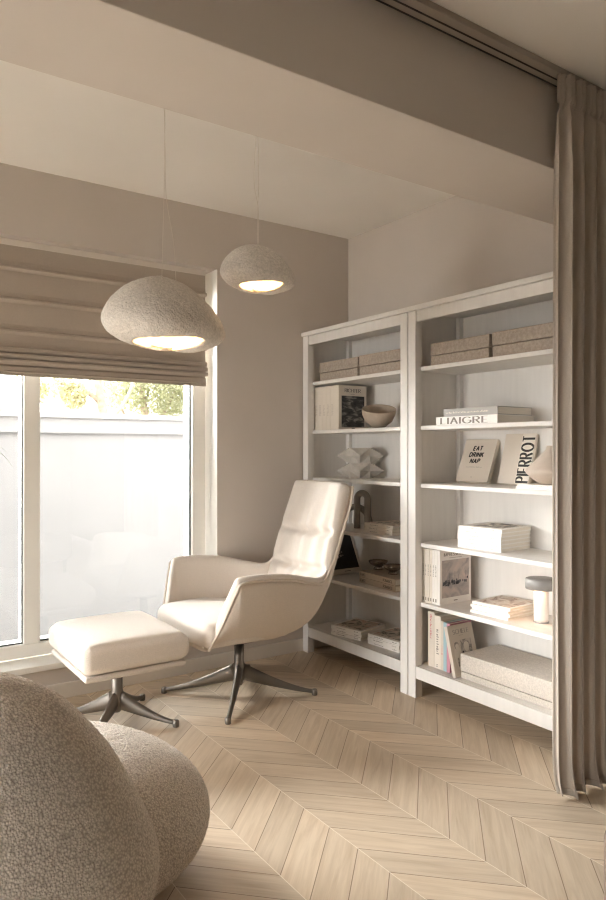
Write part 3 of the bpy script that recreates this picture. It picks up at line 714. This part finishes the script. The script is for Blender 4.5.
# inner arm pads
def arm_pad(sgn):
    i0, i1 = NS * 0.55, NS * 6.6; rows = []
    for a in range(27):
        i = i0 + (i1 - i0) * a / 26; ring = []
        q = shell(i, sgn); m = shell(i, sgn * .55); up = (q - shell(i, sgn * .9)).normalized()
        inn = V((0, -sgn, 0)); inn = (inn - up * inn.dot(up)).normalized()
        outer = [shell(i, sgn * (.55 + .45 * k / 7)) for k in range(8)]
        th = .047 * min(1, (a + .6) / 3) * min(1, (26.6 - a) / 4)
        for k, p in enumerate(outer): ring.append(p + inn * .010 + (up * .016 if k == 7 else V((0, 0, 0))))
        ring.append(q + up * .026 + inn * (.012 + th * .45))
        for k, p in reversed(list(enumerate(outer))): ring.append(p + inn * (.012 + th) + (up * .014 if k == 7 else V((0, 0, 0))))
        rows.append(ring)
    mb = MB(); mb.grid(rows, 0, True); n = len(rows[0]); mb.add(rows[0], [tuple(range(n))], 0, True); mb.add(rows[-1], [tuple(range(n))[::-1]], 0, True)
    mb.build('arm_pad', 'chair', ch, subsurf=1)
arm_pad(-1); arm_pad(1)
# seat cushion
def seat_fn(u, p):
    x, y, z = p
    wx = 1 - .36 * max(0, u.x)                       # narrows to the rear
    puff = (1 - u.x ** 4) * (1 - u.y ** 4)
    z += (.026 * puff if u.z > 0 else 0) 
    z -= .03 * max(0, u.x)
    x -= .022 * (1 - u.y ** 2) * (u.x < -.2) * (-u.x)
    x += .010 * math.sin(5 * u.y + 1) * max(0, -u.x) ** 3 * .4
    return V((-.062 + x, y * wx, .394 + z))
rounded_block((.268, .292, .056), .044, (22, 22, 6), seat_fn).build('seat_cushion', 'chair', ch, subsurf=1)
# back cushion following the reclined back
BC = catmull([(.272, 0, .445), (.335, 0, .585), (.386, 0, .755), (.438, 0, .92), (.492, 0, 1.088)], 10)
def back_fn(u, p):
    s = (u.z + 1) / 2 * (len(BC) - 1); k = int(min(len(BC) - 2, math.floor(s))); f = s - k
    c = BC[k].lerp(BC[k + 1], f); tan = (BC[k + 1] - BC[k]).normalized(); nrm = V((tan.z, 0, -tan.x))  # nrm points to the rear
    hz = .315
    w = .272 - .042 * (u.z + 1) / 2 + .012 * (1 - u.z ** 2)
    w *= 1 - .30 * max(0, (-u.z - .45) / .55) ** 1.5 * (1 if u.x > -.9 else .8)
    y = p.y / .25 * w
    edge = (1 - u.y ** 6)
    d = p.x * (1 - .45 * max(0, -u.z) * (u.x > 0))                      # -.045 front .. .045 rear
    if u.x < .3:
        puff = 0
        for s0, a in ((-.36, .030), (.18, .032)):
            q = (u.z - s0 + .035 * (1 - u.y ** 2) - .03)
            puff += a * math.exp(-(q / .058) ** 2) * (1 - u.y ** 8)
            puff += .010 * math.sin(u.y * 17 + s0 * 9 + 2 * u.z + .8 * math.sin(u.y * 7)) * math.exp(-abs(q) / .22) * (1 - u.y ** 4)
        puff -= .012 * (1 - u.y ** 2)
        d += puff * (1 if u.x < -.9 else .5)
        d += .0025 * math.sin(u.y * 13 + 3 * u.z) * edge
    # roll the corner radius of the block into the local frame
    zoff = p.z - u.z * hz
    return c + nrm * (.038 + d) + tan * zoff + V((0, y, 0))
rounded_block((.038, .25, .315), .034, (5, 40, 60), back_fn).build('back_cushion', 'chair', ch, subsurf=1)
MB().lathe([(0, .283), (.10, .283), (.11, .288), (.11, .294), (0, .296)], 28).build('swivel_plate', 'metal', ch)
swivel_base(ch, .385, .118, .285, .0255, 143.3)

# ------------------------------------------------------------------ footstool
ot = thing('footstool', 'square cream linen footstool on a bronze star base', 'footstool', (1.10, 3.105, 0))
def ot_fn(u, p):
    x, y, z = p; puff = (1 - u.x ** 4) * (1 - u.y ** 4)
    z += (.020 * puff if u.z > 0 else 0)
    wr = (.0012 * math.sin(y * 88 + u.z) + .001 * math.sin(y * 51 + 2 * u.z + 1)) * abs(u.x) ** 4 * (u.x < 0)
    x += math.copysign(.012 * (1 - u.z ** 2), u.x) * abs(u.x) ** 3 + (wr if abs(u.x) > .9 else 0)
    y += math.copysign(.012 * (1 - u.z ** 2), u.y) * abs(u.y) ** 3 + (wr if abs(u.y) > .9 else 0)
    return V((x, y, .376 + z))
rounded_block((.230, .270, .062), .034, (26, 28, 6), ot_fn).build('cushion', 'chair', ot, subsurf=1)
rounded_block((.226, .262, .0125), .011, (8, 8, 1), lambda u, p: V((p.x, p.y, .300 + p.z))).build('cushion_tray', 'chair', ot, subsurf=1)
swivel_base(ot, .283, .105, .288, .0255, 45)

# ------------------------------------------------------------------ boucle lounge seat in front
pf = thing('boucle_chair', 'rounded beige boucle lounge chair with a bulbous back', 'armchair', (0.40, 1.90, 0), (0, 0, R(-34.54)))
# local: +y away from the camera, x to the side
tex = bpy.data.textures.new('boucle_noise', 'CLOUDS'); tex.noise_scale = .0085; tex.noise_depth = 1
def add_disp(o, st):
    md = o.modifiers.new('nap', 'DISPLACE'); md.texture = tex; md.strength = st; md.mid_level = .5; md.texture_coords = 'LOCAL'
def to_local(xc, zc):
    # camera-aligned lateral and depth -> chair local
    c, s = math.cos(R(34.54)), math.sin(R(34.54)); X, Y = c * xc + s * zc, -s * xc + c * zc
    dx, dy = X - .40, Y - 1.90; a = R(34.54); return (dx * math.cos(a) - dy * math.sin(a), dx * math.sin(a) + dy * math.cos(a))
bxc, byc = to_local(-.75, 1.58)
prof = catmull([(.0, .737, 0), (.075, .730, 0), (.185, .678, 0), (.26, .604, 0), (.327, .516, 0), (.388, .396, 0), (.418, .30, 0), (.40, .20, 0), (.345, .09, 0), (.29, .03, 0), (.22, .004, 0), (0, .0, 0)], 24)
NB = 520
rows = [[(bxc + max(p.x, 0) * math.cos(2 * math.pi * k / NB), byc + .70 * max(p.x, 0) * math.sin(2 * math.pi * k / NB), p.y) for k in range(NB)] for p in prof]
o = MB().grid(rows, 0, True).build('back_cushion', 'boucle', pf); add_disp(o, .005)
sxc, syc = to_local(-.75, 2.0)
rows = []
for i in range(241):
    th = math.pi * i / 240; r = math.sin(th); z = .19 + .228 * math.cos(th)
    if z < .004: z = .004 + (z - .004) * .02
    rows.append([(sxc + .478 * r ** .92 * math.cos(2 * math.pi * k / NB), syc + .40 * r ** .92 * math.sin(2 * math.pi * k / NB), z) for k in range(NB)])
o = MB().grid(rows, 0, True).build('seat_cushion', 'boucle', pf); add_disp(o, .005)

# ------------------------------------------------------------------ pendants
def pendant(label, loc, r, hgt, yaw, mirror, seed, wires, power):
    t = thing('pendant_lamp', label, 'pendant lamp', loc, (0, 0, R(yaw)), 'pebble shaped pendant lamps')
    # local: -y faces the camera
    NU, NV = 110, 150; rows = []; keep = []
    rg = random.Random(seed); ph = [rg.uniform(0, 6) for _ in range(6)]
    def pt(i, k, sc_=1.):
        th = math.pi * i / NU; a = 2 * math.pi * k / NV
        nz = math.cos(th)
        if nz > 0: zz = nz * hgt * .80; rad = max(0, 1 - nz ** (1 / .62)) ** (1 / 1.75)
        else: zz = nz * hgt * .375; rad = math.sin(th) ** .70
        x, y = r * rad * math.cos(a), r * .82 * rad * math.sin(a)
        zz -= .17 * hgt + .10 * hgt * (x / r) * mirror
        w = 1 + .022 * math.sin(3 * a + ph[0]) * math.sin(th) + .016 * math.sin(5 * a + 3 * th + ph[1])
        return V((x * w * sc_, y * w * sc_, zz * w * sc_))
    grid_o = [[pt(i, k) for k in range(NV)] for i in range(NU + 1)]
    hole = set()
    for i in range(NU):
        for k in range(NV):
            c4 = [grid_o[i][k], grid_o[i + 1][k], grid_o[i + 1][(k + 1) % NV], grid_o[i][(k + 1) % NV]]; c = sum(c4, V((0, 0, 0))) / 4
            nn = (c4[2] - c4[0]).cross(c4[3] - c4[1])
            if nn.dot(c - V((0, 0, -.17 * hgt))) < 0: nn = -nn
            view = V((0, -.98, -.19))
            if nn.dot(view) <= 0: continue
            u = c.x / r * mirror; v_ = (c.z * .98 - c.y * .19) / r       # crescent opening low on the front
            vc = -.455 + .05 * (u - .1); e = ((u - .10) / .58) ** 2 + ((v_ - vc + .05 * ((u - .1) / .58) ** 2 * -1) / .135) ** 2
            if e < 1: hole.add((i, k))
    for (sc_, nm, mt) in ((1., 'shade', 'pend'), (.955, 'shade_lining', 'pendin')):
        vs = [p * sc_ for row in grid_o for p in row]; fs = []
        for i in range(NU):
            for k in range(NV):
                if (i, k) not in hole: fs.append((i * NV + k, i * NV + (k + 1) % NV, (i + 1) * NV + (k + 1) % NV, (i + 1) * NV + k))
        if nm == 'shade':
            # rim joining outer skin to the lining
            n0 = len(vs); vs += [p * .955 for row in grid_o for p in row]
            for (i, k) in hole:
                for (di, dk, e) in ((-1, 0, ((i, k), (i, (k + 1) % NV))), (1, 0, ((i + 1, k), (i + 1, (k + 1) % NV))), (0, -1, ((i, k), (i + 1, k))), (0, 1, ((i, (k + 1) % NV), (i + 1, (k + 1) % NV)))):
                    if (i + di, (k + dk) % NV) not in hole:
                        a_, b_ = e[0][0] * NV + e[0][1], e[1][0] * NV + e[1][1]; fs.append((a_, b_, b_ + n0, a_ + n0))
            o = MB().add(vs, fs, 0, True).build(nm, mt, t); shade = o
            tx = bpy.data.textures.get('mache') or bpy.data.textures.new('mache', 'CLOUDS'); tx.noise_scale = .022; tx.noise_depth = 2
            md = o.modifiers.new('sub', 'SUBSURF'); md.levels = md.render_levels = 1
            md = o.modifiers.new('rough', 'DISPLACE'); md.texture = tx; md.strength = .005; md.texture_coords = 'LOCAL'; md.mid_level = .5
        else:
            o = MB().add(vs, fs, 0, True).build(nm, mt, t)
    MB().lathe([(0, .03), (.02, .025), (.03, 0), (.02, -.025), (0, -.03)], 20, mirror * .10 * r, 0, .22 * hgt).build('bulb', 'bulb', t)
    top = hgt * .58
    for w_ in wires:
        MB().tube(catmull([(x, y, z) for x, y, z in w_], 8), .0012, 6).build('suspension_wire', 'wire', t)
    MB().lathe([(0, H - loc[2] - .025), (.045, H - loc[2] - .025), (.05, H - loc[2] - .02), (.05, H - loc[2] - .0005), (0, H - loc[2] - .0005)], 28).build('ceiling_rose', 'trim', t)
    d = bpy.data.lights.new('pendant_light', 'POINT'); d.energy = power; d.color = (1, .70, .42); d.shadow_soft_size = .03
    l = bpy.data.objects.new('pendant_light', d); col.objects.link(l); l.location = V(loc) + V((0, 0, -.02)) + Matrix.Rotation(R(yaw), 3, 'Z') @ V((mirror * .10 * r, .02, .10 * hgt))
    return t
zl = 1.25 + .522 - .006; hz = H - zl
pendant('large pebble shaped pendant lamp hanging before the window blind', (1.062, 2.499, zl), .233, .233, -34.5 + 12, 1, 3,
        [[(.0, 0, .14), (.004, 0, .30), (.01, 0, .55), (.012, 0, hz - .02)], [(.055, .01, .12), (.045, .01, .28), (.018, .006, .45), (.014, .004, .58), (.008, .004, hz - .02)]], .55)
zs_ = 1.25 + .77 - .016; hz = H - zs_
pendant('small pebble shaped pendant lamp hanging nearer the bookcases', (1.486, 2.499, zs_), .157, .165, -34.5 + 6, 1, 9,
        [[(.006, 0, .08), (.006, 0, .25), (-.012, 0, .38), (.0, 0, hz - .02)], [(.002, .004, .08), (.004, .004, .25), (.008, .004, .38), (.004, .004, hz - .02)]], .28)

# ------------------------------------------------------------------ woven bench just entering at the lower corner
bn = thing('woven_bench', 'brown woven bench corner at the bottom edge of the view', 'bench', (1.4565, .917, .008), (0, 0, R(-34.54)))
rounded_block((.35, .28, .12), .035, (8, 8, 4), lambda u, p: V((p.x + .345, p.y - .28, .285 + p.z))).build('seat', 'bench', bn)
for xa in (.06, .63):
    for ya in (-.05, -.50): MB().lathe([(0, -.008), (.014, -.008), (.020, .17), (0, .17)], 16, xa, ya).build('leg', 'metal', bn)

# ------------------------------------------------------------------ house plant whose leaf tips enter at the window
pl = thing('potted_palm', 'green palm with slender drooping leaf tips before the window', 'plant', (.30, 3.22, 0))
MB().lathe([(0, 0), (.12, 0), (.14, .02), (.165, .30), (.16, .31), (.15, .30), (.148, .27), (0, .265)], 32).build('pot', 'potclay', pl)
MB().lathe([(0, .272), (.14, .270), (.147, .266)], 24).build('soil', 'soil', pl)
MB().tube([(0, 0, .26), (.01, 0, .5), (-.005, .01, .8), (.0, .0, 1.28)], [.022, .02, .017, .014], 10).build('stem', 'bark', pl)
rg = random.Random(4); fr = MB()
for k in range(46):
    a = rg.uniform(0, 2 * math.pi); ln = rg.uniform(.26, .40); el = rg.uniform(.3, 1.3); z0_ = rg.uniform(1.12, 1.28)
    if k == 0: a, ln, el, z0_ = R(-8), .372, .75, 1.245
    if k == 1: a, ln, el, z0_ = R(2), .392, .62, 1.255
    if k == 2: a, ln, el, z0_ = R(-14), .385, .95, 1.27
    if k > 2 and (math.cos(a) > .3): ln *= .62
    p = V((0, 0, z0_)); d = V((math.cos(a) * math.cos(el), math.sin(a) * math.cos(el), math.sin(el))); side = V((-math.sin(a), math.cos(a), 0)); L1, R1 = [], []
    for i in range(9):
        t_ = i / 8; w_ = .013 * math.sin(math.pi * min(1, .12 + t_ * .88)) * (1 - t_ * .25) + .0004
        L1.append(p - side * w_ + V((0, 0, .002))); R1.append(p + side * w_ + V((0, 0, .002)))
        p = p + d * (ln / 8 * 1.15); d = (d + V((0, 0, -.26))).normalized()
    fr.grid([L1, R1])
fr.build('fronds', 'palm', pl)

# ------------------------------------------------------------------ garden trees beyond the wall
def tree(label, base, trunk, branches, clumps, nleaf, mat, seed):
    t = thing('garden_tree', label, 'tree', base, group='trees beyond the garden wall'); rg = random.Random(seed)
    MB().tube(catmull(trunk, 6), [.085 - .05 * i / (6 * (len(trunk) - 1)) for i in range(6 * (len(trunk) - 1) + 1)], 10).build('trunk', 'bark', t)
    bm_ = MB()
    for bpts, r0 in branches:
        pp = catmull(bpts, 5); bm_.tube(pp, [r0 * (1 - .75 * i / (len(pp) - 1)) for i in range(len(pp))], 6)
    bm_.build('branches', 'bark', t)
    lf = MB()
    for i in range(nleaf):
        c, rad = clumps[rg.randrange(len(clumps))]
        while True:
            q = V((rg.uniform(-1, 1), rg.uniform(-1, 1), rg.uniform(-1, 1)))
            if q.length < 1: break
        p = V(c) + V((q.x * rad[0], q.y * rad[1], q.z * rad[2])); s = rg.uniform(.018, .038)
        a = V((rg.uniform(-1, 1), rg.uniform(-1, 1), rg.uniform(-1, 1))).normalized(); b_ = a.cross(V((rg.uniform(-1, 1), rg.uniform(-1, 1), rg.uniform(-1, 1)))).normalized()
        lf.add([p - a * s, p + b_ * s * .5, p + a * s, p - b_ * s * .5], [(0, 1, 2, 3)])
    lf.build('foliage', mat, t)
    return t
gz = -.35
tree('slender pale trunk tree with thin foliage beyond the garden wall', (3.03, 9.0, gz), [(0, 0, 0), (.03, 0, 1.2), (-.02, 0, 2.0), (-.10, .05, 2.6), (-.22, 0, 3.4), (-.25, 0, 4.4)],
     [([(-.03, 0, 2.2), (-.3, .1, 2.42), (-.6, .1, 2.5), (-.95, 0, 2.95)], .04), ([(0, 0, 1.9), (.3, 0, 2.3), (.55, .1, 2.9)], .035), ([(-.2, 0, 3.0), (.2, 0, 3.6)], .03), ([(-.22, 0, 3.3), (-.7, 0, 3.8)], .03)],
     [((-.62, .2, 2.5), (.35, .5, .25)), ((-.95, .2, 2.35), (.25, .4, .22)), ((-.4, 0, 2.3), (.16, .3, .18)), ((-.7, 0, 3.3), (.7, .6, .4)), ((-.2, 0, 4.1), (.9, .8, .6))], 5200, 'leaf2', 1)
tree('dense bushy olive green tree beyond the garden wall', (4.25, 10.6, gz), [(0, 0, 0), (.05, 0, 1.0), (0, 0, 1.9), (-.1, 0, 2.8), (0, 0, 3.8)],
     [([(0, 0, 1.5), (-.4, 0, 2.2), (-.7, 0, 2.9)], .04), ([(0, 0, 1.7), (.4, 0, 2.4), (.8, 0, 3.1)], .04)],
     [((-.45, 0, 2.6), (.5, .6, .42)), ((.1, 0, 2.55), (.5, .6, .45)), ((.55, 0, 2.45), (.45, .5, .4)), ((-.3, 0, 3.3), (.8, .7, .55)), ((.4, 0, 3.4), (.8, .7, .6))], 13000, 'leaf', 2)
tree('low sparse tree at the far end beyond the garden wall', (1.55, 10.6, gz), [(0, 0, 0), (.02, 0, 1.0), (0, 0, 1.8), (0, 0, 2.6)], [([(0, 0, 1.4), (.3, 0, 2.0), (.5, 0, 2.2)], .03)],
     [((0.1, 0, 2.15), (.5, .4, .22)), ((.3, 0, 2.1), (.3, .4, .2)), ((0, 0, 2.6), (.3, .3, .3))], 1500, 'leaf2', 3)

# ------------------------------------------------------------------ light
W = bpy.data.worlds.new('sky'); sc.world = W; W.use_nodes = True
nt = W.node_tree; bg = nt.nodes['Background']
tc = nt.nodes.new('ShaderNodeTexCoord'); nrm = nt.nodes.new('ShaderNodeVectorMath'); nrm.operation = 'NORMALIZE'
nt.links.new(tc.outputs['Generated'], nrm.inputs[0])
dt = nt.nodes.new('ShaderNodeVectorMath'); dt.operation = 'DOT_PRODUCT'; dt.inputs[1].default_value = V((-.92, .22, .32)).normalized()
nt.links.new(nrm.outputs[0], dt.inputs[0])
mr = nt.nodes.new('ShaderNodeMapRange'); mr.interpolation_type = 'SMOOTHSTEP'
mr.inputs['From Min'].default_value = .35; mr.inputs['From Max'].default_value = 1.0; mr.inputs['To Min'].default_value = 1.25; mr.inputs['To Max'].default_value = 5.4
nt.links.new(dt.outputs['Value'], mr.inputs['Value'])
bg.inputs[0].default_value = (1, .978, .972, 1)
dt2 = nt.nodes.new('ShaderNodeVectorMath'); dt2.operation = 'DOT_PRODUCT'; dt2.inputs[1].default_value = V((-.70, .60, .40)).normalized()
nt.links.new(nrm.outputs[0], dt2.inputs[0])
mr2 = nt.nodes.new('ShaderNodeMapRange'); mr2.interpolation_type = 'SMOOTHSTEP'
mr2.inputs['From Min'].default_value = .62; mr2.inputs['From Max'].default_value = 1.0; mr2.inputs['To Min'].default_value = 0; mr2.inputs['To Max'].default_value = 11.
nt.links.new(dt2.outputs['Value'], mr2.inputs['Value'])
ad = nt.nodes.new('ShaderNodeMath'); ad.operation = 'ADD'; nt.links.new(mr.outputs[0], ad.inputs[0]); nt.links.new(mr2.outputs[0], ad.inputs[1])
nt.links.new(ad.outputs[0], bg.inputs[1])
for w_ in (WW, WF):
    pd = bpy.data.lights.new('window_portal', 'AREA'); pd.shape = 'RECTANGLE'; pd.size = w_[1] - w_[0]; pd.size_y = w_[3] - w_[2]; pd.cycles.is_portal = True
    po = bpy.data.objects.new('window_portal', pd); col.objects.link(po); po.location = (XL - .22, (w_[0] + w_[1]) / 2, (w_[2] + w_[3]) / 2); po.rotation_euler = (R(90), 0, R(-90))
pd = bpy.data.lights.new('window_portal', 'AREA'); pd.shape = 'RECTANGLE'; pd.size = x1 - x0; pd.size_y = z1 - z0; pd.cycles.is_portal = True
po = bpy.data.objects.new('window_portal', pd); col.objects.link(po); po.location = ((x0 + x1) / 2, 3.95, (z0 + z1) / 2); po.rotation_euler = (R(90), 0, R(180)); po.rotation_euler = (R(-90), 0, 0)

# ------------------------------------------------------------------ camera
cd = bpy.data.cameras.new('camera'); cam = bpy.data.objects.new('camera', cd); col.objects.link(cam)
cam.location = (0, 0, 1.25); cam.rotation_euler = (R(90), 0, R(-34.54))
cd.sensor_fit = 'VERTICAL'; cd.sensor_height = 24; cd.lens = 693 / 900 * 24; cd.clip_start = .05
sc.camera = cam
vs_ = sc.view_settings; sc.display_settings.display_device = 'sRGB'
vs_.view_transform = 'Standard'; vs_.look = 'None'; vs_.exposure = 2.32; vs_.gamma = 1; vs_.use_curve_mapping = False
cy = sc.cycles; cy.filter_width = 1.2; cy.use_denoising = True; cy.max_bounces = 14; cy.diffuse_bounces = 8; cy.transparent_max_bounces = 16; cy.sample_clamp_indirect = 6; cy.caustics_reflective = False; cy.caustics_refractive = False
